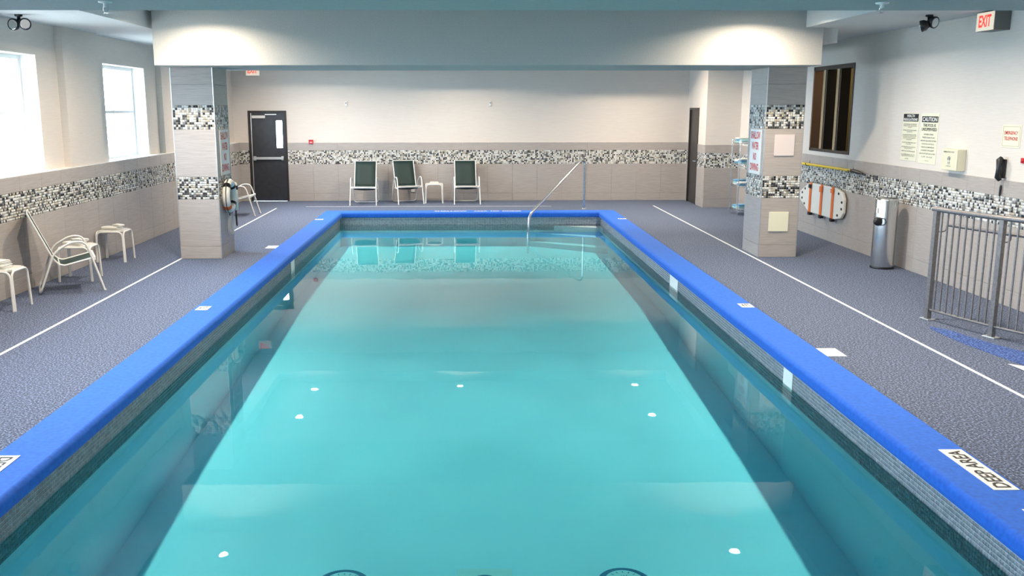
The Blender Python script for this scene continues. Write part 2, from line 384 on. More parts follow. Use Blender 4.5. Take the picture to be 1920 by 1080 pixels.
# ceiling: lower rim at ZC, raised trays at ZT, deep beams at ZB
TL, TR = -4.43, 4.78
cm = MB()
cm.box(-5.96, TL, YB, YF, ZC, ZT + .1); cm.box(TR, XR + .3, YB, YF, ZC, ZT + .1)
cm.box(TL, TR, 21.4, YF, ZC, ZT + .1); cm.box(TL, TR, YB, -1.5, ZC, ZT + .1)
cm.box(TL, TR, -1.5, 21.4, ZT, ZT + .1)
ceil = struct(cm.build('ceiling', M_ceil))
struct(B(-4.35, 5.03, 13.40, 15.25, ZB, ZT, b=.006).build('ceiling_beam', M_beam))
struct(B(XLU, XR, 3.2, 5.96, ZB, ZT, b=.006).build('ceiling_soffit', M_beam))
struct(B(5.03, 5.29, 13.55, 17.4, 3.16, ZC).build('ceiling_bulkhead', M_ceil))

# pool shell
def pool_floor(y):
    K = [(1.2, -1.5), (5.0, -1.36), (7.0, -1.20), (8.5, -1.09), (11.5, -.94), (14.2, -.80), (20.4, -.74)]
    for (a, za), (b, zb) in zip(K, K[1:]):
        if y <= b: return za + (zb - za) * (y - a) / (b - a)
    return -.74
pm = MB(); ysn = [PY0 + (PY1 - PY0) * i / 48 for i in range(49)]; prof = [(0, 0.0), (.10, .0)]
nx = 12
vs = []
for yy in ysn:
    zf = pool_floor(yy)
    for i in range(nx + 1):
        x = PX0 + (PX1 - PX0) * i / nx; vs.append((x, yy, zf))
fs = [(j * (nx + 1) + i, j * (nx + 1) + i + 1, (j + 1) * (nx + 1) + i + 1, (j + 1) * (nx + 1) + i) for j in range(48) for i in range(nx)]
pm.add(vs, fs, 0, True)
pfl = struct(pm.build('pool_floor', M_plaster))
pw = MB(); t = .25
pwl = struct(B(PX0 - t, PX0, PY0 - t, PY1 + t, -2.0, -.05).build('pool_wall_left', M_plaster)); pwr = struct(B(PX1, PX1 + t, PY0 - t, PY1 + t, -2.0, -.05).build('pool_wall_right', M_plaster))
pwf = struct(B(PX0, PX1, PY1, PY1 + t, -2.0, -.05).build('pool_wall_far', M_plaster)); struct(B(PX0, PX1, PY0 - t, PY0, -2.0, -.05).build('pool_wall_near', M_plaster))
PW = [0.4, 0.35, 0.25]
mosaic('waterline_tile', PTL, PW, (PX0, 3.5, 0), (0, 1, 0), (1, 0, 0), PY1 - 3.5, -.40, -.07, .03, pwl, seed=11, th=.004)
mosaic('waterline_tile', PTL, PW, (PX1, 3.5, 0), (0, 1, 0), (-1, 0, 0), PY1 - 3.5, -.40, -.07, .03, pwr, seed=12, th=.004)
mosaic('waterline_tile', PTL, PW, (PX0, PY1, 0), (1, 0, 0), (0, -1, 0), PX1 - PX0, -.40, -.07, .03, pwf, seed=13, th=.004)
# entry steps in the far right corner
for k, (lx, ry, z) in enumerate([(1.95, 19.95, -.30), (1.55, 19.60, -.47), (1.15, 19.20, -.64)]):
    pts = [(PX1, PY1), (lx, PY1)] + [(lx + (PX1 - lx) * s_, PY1 - (PY1 - ry) * (s_ ** 1.15)) for s_ in (.25, .5, .75, 1.0)]
    struct(MB().prism([(a, b) for a, b in pts], -0.9, z).build('pool_step', M_plaster))
# water: one closed body
wt = B(PX0 - .01, PX1 + .01, PY0 - .01, PY1 + .01, -1.95, ZW).build('pool_water', M_water); stuff(wt)
wt['label'] = 'clear turquoise water filling the long pool'; wt['category'] = 'water'

# blue carpeted coping with a rounded nose
def coping_profile():      # (d, z): d outward from the wall plane, negative = over the water
    P = [(.345, -.02), (.345, .008), (.02, .008)]
    for k in range(1, 9):
        a = math.pi / 2 + (math.pi / 2) * k / 8; P.append((.0 + .045 * math.cos(a), -.037 + .045 * math.sin(a)))
    P += [(-.045, -.075), (-.03, -.105), (.01, -.11), (.01, -.2), (.345, -.2)]
    return P
def coping(name, a, b):
    """sweep round the pool rectangle, mitred corners"""
    P = coping_profile(); cs = []
    for (x, y, sx, sy) in ((PX0, 1.2, -1, 0), (PX0, PY1, -1, 1), (PX1, PY1, 1, 1), (PX1, 1.2, 1, 0)):
        cs.append([(x + sx * d, y + sy * d, z) for d, z in P])
    mb = MB(); n = len(P); vs = [p for c in cs for p in c]
    fs = [(i * n + k, i * n + (k + 1) % n, (i + 1) * n + (k + 1) % n, (i + 1) * n + k) for i in range(3) for k in range(n)]
    mb.add(vs, fs, 0, False); return mb.build(name, M_cope)
cp = coping('pool_coping', 0, 0)
bm = bmesh.new(); bm.from_mesh(cp.data); bmesh.ops.recalc_face_normals(bm, faces=bm.faces[:]); bm.to_mesh(cp.data); bm.free()
struct(cp)

# painted lines on the deck
for (n, a) in (('trim_2', (-5.03, -4.995, 4.0, 24.6 * .865 + .05)), ('trim_3', (5.02, 5.055, 4.0, 21.75))):
    struct(B(a[0] * 0.865 if 0 else (-4.36 if a[0] < 0 else 4.40), (-4.325 if a[0] < 0 else 4.435), a[2], a[3], 0.0005, .003).build(n, M_line))
struct(B(-3.72, 2.0, 21.66, 21.685, 0.0005, .003).build('trim_4', M_line))
# blue inlay in the deck beside the fence
pts = [(4.86,9.42),(4.82,9.3),(4.82,9.0),(4.84,8.66),(4.89,8.32),(4.96,7.94),(5.02,7.6),(5.3,7.3),(5.9,7.0),(5.9,7.7),(5.45,8.1),(5.24,8.37),(5.12,8.66),(5.04,8.98),(4.98,9.25)]
M_inlay = noisy('blue_rubber', (0.02, 0.04, 0.12), (0.14, 0.26, 0.66), 62, 0.85, bump=0.3, lo=0.36, hi=0.66, c3=(0.03, 0.08, 0.30), bdist=.004)
struct(MB().prism(pts, 0.0005, .0035).build('trim_5', M_inlay))
struct(MB().prism([(4.84,7.95),(4.86,7.74),(5.04,7.4),(5.2,7.5),(4.95,7.86)], 0.004, .0075).build('trim_6', M_line))

# outside ground
struct(B(-40, -6.4, -20, 45, -.5, -.35).build('outside_ground', M_soil))
struct(B(-6.3, 20, YF + .3, 45, -.5, -.35).build('outside_ground_far', M_soil))

# ================================================================== PILLARS
def pillar(x0, x1, y0, y1, label, seed):
    p = thing('tiled_pillar', label, 'pillar', (x0, y0, 0)); w, d = x1 - x0, y1 - y0; th = .010
    B(th, w - th, th, d - th, 0, ZB).build('core', M_grout, p)
    rows = [(0, .19), (.19, .905), (1.24, 1.945), (2.30, 2.60), (2.60, ZB)]
    for (o, u, n, L) in (((th, th), (1, 0), (0, -1), w - 2 * th), ((w - th, th), (0, 1), (1, 0), d - 2 * th), ((th, th), (0, 1), (-1, 0), d - 2 * th), ((th, d - th), (1, 0), (0, 1), w - 2 * th)):
        for (a, b) in rows: tile(p, o, u, n, L, a, b)
        for (a, b) in ((.905, 1.24), (1.945, 2.30)):
            seed += 1; mosaic('mosaic_band', MOS, [.27, .20, .17, .11, .12, .13], (*o, 0), (*u, 0), (*n, 0), L, a, b, MT, p, seed=seed)
    for (cx, cy_) in ((0, 0), (w, 0), (0, d), (w, d)):
        sx = 1 if cx == 0 else -1; sy = 1 if cy_ == 0 else -1
        B(cx, cx + sx * .012, cy_, cy_ + sy * .012, 0, ZB, b=.003).build('corner_trim', M_alu, p)
    return p
PLX0, PLX1, PRX0, PRX1, PPY0, PPY1 = -4.345, -3.715, 4.49, 5.08, 14.05, 14.86
pillar(PLX0, PLX1, PPY0, PPY1, 'left square tiled pillar with two mosaic bands, life ring on its side', 40)
pillar(PRX0, PRX1, PPY0, PPY1, 'right square tiled pillar with two mosaic bands and two blank plates', 60)

# plates on the right pillar's front
for (z0, z1, M, lab, nm) in ((1.545, 1.86, M_pink, 'pale square blank plate high on the right pillar', 'access_plate'), (.40, .695, M_platey, 'cream square blank plate low on the right pillar', 'access_plate')):
    x0 = 4.645 if z0 > 1 else 4.625
    tag(B(x0, x0 + .30, PPY0 - .016, PPY0 - .0005, z0, z1, b=.003).build(nm, M), lab, 'plate')

def shallow_sign(x, nx_, y0, y1, label):
    s = thing('warning_sign', label, 'sign', (x, (y0 + y1) / 2, 1.25)); w = y1 - y0
    B(nx_ * .0005, nx_ * .008, -w / 2, w / 2, 0, .68, b=.002).build('plate', M_plate, s)
    rt = (0, 1, 0) if nx_ > 0 else (0, -1, 0)
    for k, (tx, ww) in enumerate((('SHALLOW', .84), ('WATER', .62), ('NO', .28), ('DIVING', .76))):
        a = w * ww; oy = -a / 2 if nx_ > 0 else a / 2
        text(tx, a, .115, M_red, s, (nx_ * .0085, oy, .68 - .145 - k * .162), rt, (0, 0, 1), bold=.02)
shallow_sign(PLX1, 1, 14.24, 14.76, 'white SHALLOW WATER NO DIVING sign with red letters on the left pillar')
shallow_sign(PRX0, -1, 14.18, 14.72, 'white SHALLOW WATER NO DIVING sign with red letters on the right pillar')

# ================================================================== DOORS
d1 = bpy.data.objects.new('door_1', None); COL.objects.link(d1); struct(d1); d1.location = (DX0, YF, 0); w = DX1 - DX0
f = MB(); f.box(0, .05, -.012, .16, 0, DZ); f.box(w - .05, w, -.012, .16, 0, DZ); f.box(.05, w - .05, -.012, .16, DZ - .05, DZ); f.build('door_frame', M_frame, d1)
lf = MB(); a0, a1, b0, b1 = w - .27, w - .12, 1.30, 1.96
lf.box(.045, a0, .03, .075, .0, DZ - .045); lf.box(a1, w - .045, .03, .075, .0, DZ - .045); lf.box(a0, a1, .03, .075, .0, b0); lf.box(a0, a1, .03, .075, b1, DZ - .045)
leaf = lf.build('door_leaf', M_door, d1)
MB().add([(a0, .05, b0), (a1, .05, b0), (a1, .05, b1), (a0, .05, b1)], [(0, 1, 2, 3)]).build('pane', M_glass, d1)
pb = MB(); pb.box(.10, w - .10, -.045, -.015, 1.02, 1.08, b=.006); pb.box(.10, .16, -.02, .03, 1.00, 1.10); pb.box(w - .16, w - .10, -.02, .03, 1.00, 1.10); pb.build('push_bar', M_alu, d1)
B(.10, .42, -.03, .03, 2.02, 2.085, b=.006).build('door_closer', M_plate, d1)
B(.42, .70, -.02, -.005, 2.10, 2.118).build('closer_arm', M_alu, d1)
B(.060, .078, .012, .03, .01, DZ - .06).build('edge_strip', M_alu, d1)
d2 = bpy.data.objects.new('door_2', None); COL.objects.link(d2); struct(d2); d2.location = (AX, D2a, 0); L = D2b - D2a
f = MB(); f.box(-.014, .06, 0, .05, 0, D2z); f.box(-.014, .06, L - .05, L, 0, D2z); f.box(-.014, .06, .05, L - .05, D2z - .05, D2z); f.build('door_frame', M_frame, d2)
B(.02, .06, .05, L - .05, .01, D2z - .05).build('door_leaf', M_door2, d2)
MB().tube([(.02, .13, 1.02), (-.045, .13, 1.02), (-.045, .25, 1.02)], .010).build('door_handle', M_steel, d2)

# ================================================================== INTERIOR WINDOW ON THE RIGHT WALL
w7 = bpy.data.objects.new('window_7', None); COL.objects.link(w7); struct(w7); w7.location = (XR, RY0, RZ0); L, H = RY1 - RY0, RZ1 - RZ0
f = MB(); f.box(-.01, .16, 0, .04, 0, H); f.box(-.01, .16, .04, L, 0, .05); f.box(-.01, .16, .04, L, H - .07, H); f.build('window_frame', M_frame, w7)
B(-.01, .16, L - .05, L, 0, H).build('window_jamb', M_brownw, w7)
for y in (L * .36, L * .70):
    mu = B(.0, .16, y - .09, y + .07, .05, H - .07).build('mullion', M_frame, w7)
    B(-.008, .0, y - .03, y + .07, .05, H - .07, b=.002).build('lit_mullion_face', M_tan, mu)  # tan colour stands in for light on the mullion front
edges = [.04, L * .36 - .09, L * .36 + .07, L * .70 - .09, L * .70 + .07, L - .05]
for i in range(3):
    a, b = edges[2 * i], edges[2 * i + 1]
    MB().add([(.15, a, .05), (.15, b, .05), (.15, b, H - .07), (.15, a, H - .07)], [(0, 3, 2, 1)]).build('pane', M_olive, w7)
dk = MB(); dk.add([(.3, -.5, -.5), (3, -.5, -.5), (3, L + .5, -.5), (.3, L + .5, -.5), (.3, -.5, H + .3), (3, -.5, H + .3), (3, L + .5, H + .3), (.3, L + .5, H + .3)],
   [(0, 1, 2, 3), (4, 7, 6, 5), (1, 5, 6, 2), (0, 4, 5, 1), (2, 6, 7, 3)]); dk.build('room_beyond', M_dark, w7)
ld = bpy.data.lights.new('added_room_light', 'POINT'); ld.energy = 80; ld.color = (1, .8, .5); ld.shadow_soft_size = .15; lo = bpy.data.objects.new('added_room_light', ld); COL.objects.link(lo); lo.location = (7.6, 16.2, 3.0)  # unseen warm light added to brighten the room behind the glass

# ================================================================== DOWNLIGHTS
def downlight(x, y, label):
    o = thing('downlight', label, 'ceiling light', (x, y, ZT), 0, 'recessed downlights in the raised ceiling')
    MB().lathe([(.105, -.0005), (.110, -.006), (.105, -.010), (.082, -.012), (.075, -.004), (.075, -.0005)], 28).build('trim_ring', M_white, o)
    MB().lathe([(.0001, -.006), (.04, -.006), (.075, -.005)], 24).build('lens', M_lens, o)
    ld = bpy.data.lights.new('downlight_lamp', 'AREA'); ld.shape = 'DISK'; ld.size = .12; ld.energy = DOWN_W; ld.color = DOWN_C; ld.spread = R(155)
    lo = bpy.data.objects.new('downlight_lamp', ld); COL.objects.link(lo); lo.parent = o; lo.location = (0, 0, -.02)
    return o
LAB = 'round recessed downlight in the raised ceiling, '
downlight(-3.52, 20.75, LAB + 'leftmost of the row nearest the far wall'); downlight(-.14, 20.85, LAB + 'middle one of the row nearest the far wall'); downlight(3.97, 20.95, LAB + 'rightmost of the row nearest the far wall')
downlight(-3.51, 18.75, LAB + 'left, second row from the far wall'); downlight(3.93, 18.75, LAB + 'right, second row from the far wall')
downlight(-3.55, 12.62, LAB + 'left, just before the beam'); downlight(3.95, 12.65, LAB + 'right, just before the beam')
for (y, row) in ((9.8, 'added unseen row before the beam'), (7.2, 'added unseen row just beyond the near soffit'), (1.8, 'added unseen row above the near end of the pool')):  # out-of-view rows added to light the near water and deck
    for (x, sd) in ((-3.5, 'left'), (3.9, 'right')): downlight(x, y, LAB + sd + ', ' + row)

# sprinklers under the near soffit
for (x, y, lab) in ((-2.035, 5.49, 'white pendent sprinkler head under the near soffit, left one'), (2.40, 5.52, 'white pendent sprinkler head under the near soffit, right one')):
    s = thing('sprinkler_head', lab, 'sprinkler', (x, y, ZB), 0, 'sprinkler heads')
    MB().lathe([(.038, 0), (.036, -.006), (.012, -.010), (.012, -.03), (.006, -.032)], 20).build('escutcheon', M_white, s)
    MB().tube([(-.012, 0, -.028), (-.014, 0, -.045), (0, 0, -.060), (.014, 0, -.045), (.012, 0, -.028)], .0025, 6).build('frame_arms', M_steel, s)
    d = MB(); d.lathe([(.0001, -.062), (.014, -.062)], 16)
    for k in range(12):
        a = k * math.pi / 6; d.box(0, .001, 0, .001, 0, .001) if 0 else d.add([(math.cos(a - .12) * .012, math.sin(a - .12) * .012, -.062), (math.cos(a - .1) * .026, math.sin(a - .1) * .026, -.060), (math.cos(a + .1) * .026, math.sin(a + .1) * .026, -.060), (math.cos(a + .12) * .012, math.sin(a + .12) * .012, -.062)], [(0, 1, 2, 3)])
    d.build('deflector', M_steel, s)

# emergency lights with two lamp heads
def emergency(x, y, label, heads):
    e = thing('emergency_light', label, 'emergency light', (x, y, ZC), 0, 'twin head emergency lights')
    MB().lathe([(.0001, 0), (.045, 0), (.045, -.02), (.02, -.028), (.02, -.05), (.0001, -.05)], 20).build('mount', M_black, e)
    for (dx, dz, ax) in heads:
        h = MB(); d = Vector(ax).normalized(); c = Vector((dx, 0, dz)); 
        P = [c - d * .055, c - d * .05, c - d * .01, c + d * .035, c + d * .040]; h.tube(P, [.018, .040, .066, .072, .066], 24)
        h.tube([(0, 0, -.04), c - d * .03], .012, 8)
        hd = h.build('lamp_head', M_black, e)
        MB().tube([c + d * .041, c + d * .044], [.056, .052], 24).build('reflector', M_steel, hd)
emergency(-5.355, 11.62, 'black twin head emergency light under the left ceiling, lenses facing the camera', [(-.055, -.115, (-.15, -1, -.1)), (.060, -.108, (.75, -1, -.15))])
emergency(5.64, 11.62, 'black twin head emergency light under the right ceiling beside the exit sign', [(-.055, -.125, (-.9, .5, -.3)), (.045, -.085, (.45, -1, -.25))])

# exit signs
e = thing('exit_sign', 'box EXIT sign high on the right wall', 'exit sign', (XR, 10.93, 3.13))
B(-.19, -.001, 0, .37, 0, .215, b=.008).build('housing', M_housing, e)
B(-.202, -.19, .004, .366, .004, .211, b=.004).build('face_panel', M_exitface, e)
text('EXIT', .26, .135, M_exitred, e, (-.2025, .31, .045), (0, -1, 0), (0, 0, 1), bold=.03)
e = thing('exit_sign', 'small white EXIT sign on the far wall above the dark door', 'exit sign', (-5.29, YF, 3.03))
B(0, .335, -.05, -.001, 0, .19, b=.006).build('housing', M_white, e)
B(.006, .329, -.054, -.05, .006, .184, b=.003).build('face_panel', M_exitface, e)
text('EXIT', .24, .115, M_exitred, e, (.045, -.0545, .055), (1, 0, 0), (0, 0, 1), bold=.03)

# ================================================================== FURNITURE
def arcpts(pts, r=.05, n=5):
    """round the inner corners of a polyline"""
    P = [Vector(p) for p in pts]; out = [P[0]]
    for i in range(1, len(P) - 1):
        a, b, c = P[i - 1], P[i], P[i + 1]; rr = min(r, (a - b).length * .49, (c - b).length * .49)
        p0 = b + (a - b).normalized() * rr; p1 = b + (c - b).normalized() * rr
        for k in range(n + 1):
            t_ = k / n; out.append(p0 * (1 - t_) ** 2 + b * 2 * t_ * (1 - t_) + p1 * t_ ** 2)
    out.append(P[-1]); return out
def make_chair(label):
    c = thing('patio_chair', label, 'chair', (0, 0, 0), 0, 'green sling patio chairs'); r = .0135; hw = .30
    for s in (-1, 1):
        p = arcpts([(s * (hw + .01), -.38, .0), (s * hw, -.25, .46), (s * hw, -.19, .63), (s * hw, -.04, .64), (s * hw, .17, .52), (s * hw, .24, .33)], .09, 6)
        MB().tube(p, r).build('armrest', M_frame_w, c)
    q = arcpts([(-hw, .24, .33), (-hw, .36, .018), (hw, .36, .018), (hw, .24, .33)], .09, 7)
    MB().tube(q, r * .95).build('rear_leg_loop', M_frame_w, c)
    prof = arcpts([(0, .43, 1.0), (0, .18, .42), (0, .09, .335), (0, -.30, .425)], .12, 7)
    for s in (-1, 1):
        MB().tube([(s * .255, p.y, p.z) for p in prof], r * .9).build('sling_rail', M_frame_w, c)
    B(-.30, .30, -.30, -.275, .395, .44, b=.006).build('front_crossbar', M_frame_w, c)
    MB().tube([(-.255, .43, 1.0), (.255, .43, 1.0)], r * .7).build('top_crossbar', M_frame_w, c)
    MB().tube([(-.30, .12, .36), (.30, .12, .36)], r * .7).build('rear_crossbar', M_frame_w, c)
    def sling(P, name):
        mb = MB(); N = len(P); xs = [-.245, -.12, 0, .12, .245]; sag = [0, .012, .016, .012, 0]; vs = []
        for i, p in enumerate(P):
            a = P[max(i - 1, 0)]; b = P[min(i + 1, N - 1)]; t_ = (b - a).normalized(); nrm = Vector((0, t_.z, -t_.y)); nrm = nrm if nrm.z < 0 or (abs(nrm.z) < .5 and nrm.y > 0) else -nrm
            for x, g_ in zip(xs, sag): vs.append((x, p.y + nrm.y * g_, p.z + nrm.z * g_))
        fs = [(i * 5 + k, i * 5 + k + 1, (i + 1) * 5 + k + 1, (i + 1) * 5 + k) for i in range(N - 1) for k in range(4)]
        mb.add(vs, fs, 0, True); o = mb.build(name, M_green, c)
        sm = o.modifiers.new('s', 'SOLIDIFY'); sm.thickness = .005; return o
    half = [i for i, p in enumerate(prof) if p.z > .47]
    sp = half[-1]
    # densify
    top = [prof[0].lerp(prof[1], t_ / 4) for t_ in range(4)] + prof[1:sp + 3]
    sling(top, 'backrest'); sling(prof[sp + 2:], 'seat')
    for s in (-1, 1):
        MB().lathe([(.0001, 0), (.016, 0), (.017, .02), (.014, .022)], 12, c=(s * (hw + .01), -.38, 0)).build('foot_cap', M_frame_w, c)
    return c
ch0 = make_chair('green sling patio chair facing the pool beside the left wall, between side tables')
ch0.location = (-5.02, 11.66, 0); ch0.rotation_euler = (0, 0, R(115))
copy_tree(ch0, (-2.41, 22.24, 0), 0, 'leftmost of the three green sling chairs against the far wall')
copy_tree(ch0, (-1.40, 22.48, 0), R(17), 'middle green sling chair against the far wall, turned right beside a side table')
copy_tree(ch0, (.02, 22.46, 0), R(4), 'rightmost of the three green sling chairs against the far wall')
copy_tree(ch0, (-4.86, 20.0, 0), R(92), 'sling chair half hidden behind the left pillar, before the dark exit door')

def make_table(label):
    t = thing('side_table', label, 'side table', (0, 0, 0), 0, 'small white side tables'); h, a, r = .47, .20, .0125
    for (sx, sy, k) in ((0, -1, 0), (0, 1, 0), (-1, 0, 1), (1, 0, 1)):
        if k == 0: P = [(-a + .013, sy * a, 0), (-a + .013, sy * a, h - .02), (a - .013, sy * a, h - .02), (a - .013, sy * a, 0)]
        else: P = [(sx * a, -a + .013, 0), (sx * a, -a + .013, h - .02), (sx * a, a - .013, h - .02), (sx * a, a - .013, 0)]
        P = [Vector(p) for p in P]
        for i in (0, 3): P[i].x *= 1.07; P[i].y *= 1.07
        MB().tube(arcpts(P, .08, 6), r).build('leg_loop', M_frame_w, t)
    tp = MB(); bm = bmesh.new()
    bmesh.ops.create_cube(bm, size=1)
    for v in bm.verts: v.co = Vector((v.co.x * (2 * a - .02), v.co.y * (2 * a - .02), h - .012 + v.co.z * .02))
    bmesh.ops.bevel(bm, geom=[e_ for e_ in bm.edges if abs(e_.verts[0].co.z - e_.verts[1].co.z) > .01], offset=.05, segments=4, affect='EDGES')
    tp.frombm(bm, 0, False); tp.build('tabletop', M_frame_w, t); return t
tb0 = make_table('white side table nearest the camera at the left edge, with folded towels')
tb0.location = (-5.30, 10.51, 0)
copy_tree(tb0, (-5.18, 12.36, 0), R(4), 'white side table just behind the chair by the left wall')
copy_tree(tb0, (-5.29, 13.94, 0), R(1), 'white side table by the left wall closest to the left pillar')
copy_tree(tb0, (-.76, 22.60, 0), R(2), 'white side table against the far wall between the middle and right chairs')

# folded towels (a flat S-fold, rounded at the folds)
def towel_mesh(w, d, layers, th, seed):
    rng = random.Random(seed); P = []; z = th / 2
    for k in range(layers):
        xs = [-.5, -.2, .1, .5] if k % 2 == 0 else [.5, .2, -.1, -.5]
        for x in xs: P.append((x * d * (1 - .03 * k) + rng.uniform(-.006, .006), z + rng.uniform(-.0015, .0015)))
        if k < layers - 1:
            s_ = 1 if k % 2 == 0 else -1
            P.append((s_ * d * .5 + s_ * th * .5, z + th * .5))
        z += th
    mb = MB(); N = len(P); vs = []; e_ = th * .46
    for j, u in enumerate((-.5, -.45, -.15, .18, .45, .5)):
        for i in range(N):
            a = P[max(i - 1, 0)]; b = P[min(i + 1, N - 1)]; tx, tz = b[0] - a[0], b[1] - a[1]; l = math.hypot(tx, tz) or 1; nx_, nz = -tz / l, tx / l
            ee = e_ * (.45 if j in (0, 5) else 1) * (.6 if i in (0, N - 1) else 1); sk = rng.uniform(-.003, .003)
            vs.append((P[i][0] + nx_ * ee, u * w + sk, P[i][1] + nz * ee)); vs.append((P[i][0] - nx_ * ee, u * w + sk, P[i][1] - nz * ee))
    n2 = 2 * N; fs = []
    for j in range(5):
        for i in range(N - 1):
            a = j * n2 + 2 * i; b = a + n2; fs += [(a, a + 2, b + 2, b), (a + 1, b + 1, b + 3, a + 3)]
        a = j * n2; b = a + n2; fs += [(a, b, b + 1, a + 1)]; a += 2 * (N - 1); b += 2 * (N - 1); fs += [(a, a + 1, b + 1, b)]
    for j in (0, 5):
        for i in range(N - 1):
            a = j * n2 + 2 * i; fs.append((a, a + 1, a + 3, a + 2) if j == 0 else (a, a + 2, a + 3, a + 1))
    mb.add(vs, fs, 0, True); return mb
def towel(name_seed, M, loc, rz, label, w=.26, d=.16, layers=3, th=.016, group='folded towels on the side tables'):
    o = towel_mesh(w, d, layers, th, name_seed).build('folded_towel', M, None, loc); o.rotation_euler = (0, 0, rz)
    return tag(o, label, 'towel', group)
TZ = .4685
towel(1, M_towel, (-5.33, 10.50, TZ), R(80), 'lower folded white towel on the nearest side table')
towel(2, M_towel, (-5.34, 10.50, TZ + .049), R(72), 'upper folded white towel on the nearest side table', w=.24)
towel(3, M_towel, (-5.21, 12.34, TZ), R(75), 'lower folded white towel on the table behind the chair')
towel(4, M_towel, (-5.16, 12.37, TZ + .049), R(60), 'upper folded white towel on the table behind the chair', w=.20, d=.12, layers=2)
towel(5, M_towel, (-5.32, 13.95, TZ), R(82), 'lower folded white towel on the table closest to the left pillar')
towel(6, M_towel, (-5.22, 13.93, TZ + .049), R(55), 'upper smaller folded towel on the table closest to the left pillar', w=.15, d=.11, layers=2)
towel(7, M_towel, (-.76, 22.60, TZ), R(3), 'folded white towel on the side table at the far wall', w=.26, d=.2, layers=2)

# towel rack
RX0, RX1, RYa, RYb = 5.78, 6.18, 19.62, 20.22
rk = thing('towel_rack', 'four tier chrome wire shelf of towels behind the right pillar', 'shelf', (RX0, RYa, 0))
for (x, y) in ((0, 0), (RX1 - RX0, 0), (0, RYb - RYa), (RX1 - RX0, RYb - RYa)): MB().tube([(x, y, 0), (x, y, 1.60)], .012).build('post', M_steel, rk)
SH = (.12, .63, 1.09, 1.52)
for z in SH:
    s = MB(); Lx, Ly = RX1 - RX0, RYb - RYa
    s.tube([(0, 0, z), (Lx, 0, z), (Lx, Ly, z), (0, Ly, z)], .006, 6, closed=True); s.tube([(0, 0, z - .03), (Lx, 0, z - .03), (Lx, Ly, z - .03), (0, Ly, z - .03)], .004, 6, closed=True)
    for k in range(1, 16): s.tube([(Lx * k / 16, 0, z), (Lx * k / 16, Ly, z)], .0025, 4)
    s.build('wire_shelf', M_steel, rk)
names = ['bottom', 'second', 'third', 'top']
for i, z in enumerate(SH):
    for j, yy in enumerate((RYa + .15, RYa + .44)):
        for k in range(2 if (i + j) % 2 else 3):
            M = (M_towel, M_towelg, M_towelb)[(i * 2 + j + k) % 3]; cn = {'white_towel': 'white', 'blue_towel': 'blue', 'aqua_towel': 'aqua'}[M.name]
            towel(20 + i * 7 + j * 3 + k, M, (RX0 + .17, yy, z + .003 + k * .038), R(2 * (k - 1)), '%s folded towel, %s of its stack on the %s rack shelf, %s side' % (cn, ('lowest', 'second', 'third')[k], names[i], ('near', 'far')[j]),
                  w=.24, d=.28, layers=2, th=.018, group='folded towels on the wire rack')

# ================================================================== LIFE RING AND THROW ROPE ON THE LEFT PILLAR
lr = thing('life_ring', 'white life ring with black straps hanging on the left pillar', 'life ring', (PLX1, 14.40, .93))
def torus(cx, R_, r_, y_sc=1.0, a0=0, a1=2 * math.pi, n=40, rx=None):
    return [(cx, R_ * math.cos(a0 + (a1 - a0) * k / n), R_ * math.sin(a0 + (a1 - a0) * k / n)) for k in range(n if a1 - a0 > 6.2 else n + 1)]
MB().tube(torus(.07, .205, .058), .058, 16, closed=True).build('ring_body', M_board, lr)
for a in (45, 135, 225, 315):
    MB().tube(torus(.07, .205, .06, a0=R(a - 9), a1=R(a + 9), n=5), .061, 16, cap=False).build('strap_band', M_orange if a == 225 else M_black, lr)
MB().tube([(.07 + .01, .285 * math.cos(R(a)), .285 * math.sin(R(a))) if (a // 15) % 6 else (.08, .27 * math.cos(R(a)), .27 * math.sin(R(a))) for a in range(0, 360, 15)], .006, 6, closed=True).build('grab_line', M_black, lr)
MB().tube([(0, 0, .29), (.05, 0, .29), (.07, 0, .31)], .008, 6).build('hook', M_steel, lr)
tb = thing('throw_bag', 'white throw line canister with black collar beside the life ring', 'rescue line', (PLX1, 14.785, .66))
MB().lathe([(.0001, 0), (.04, .005), (.05, .03), (.05, .40), (.035, .44), (.0001, .45)], 20, c=(.055, 0, 0)).build('canister', M_board, tb)
MB().lathe([(.052, .33), (.054, .335), (.054, .39), (.052, .395)], 20, c=(.055, 0, 0)).build('collar', M_black, tb)
MB().tube(arcpts([(.06, -.02, 0), (.07, -.06, -.14), (.09, -.12, -.22), (.08, -.02, -.26), (.06, .03, -.1), (.06, .02, 0)], .05), .007, 6).build('line', M_black, tb)
rc = thing('rope_coil', 'thin pale rope loop hanging below the life ring', 'rope', (PLX1, 14.47, .465))
for k, (dx, s_) in enumerate(((.035, 1.0), (.05, .93), (.065, .97))):
    MB().tube([(dx, .10 * s_ * math.cos(t_ * .1571), .15 * s_ * math.sin(t_ * .1571)) for t_ in range(40)], .005, 6, closed=True).build('rope_turn', M_board, rc)
MB().tube([(.04, .0, .15), (.05, -.03, .24), (.055, -.02, .30)], .009, 6).build('rope_tail', M_black, rc)

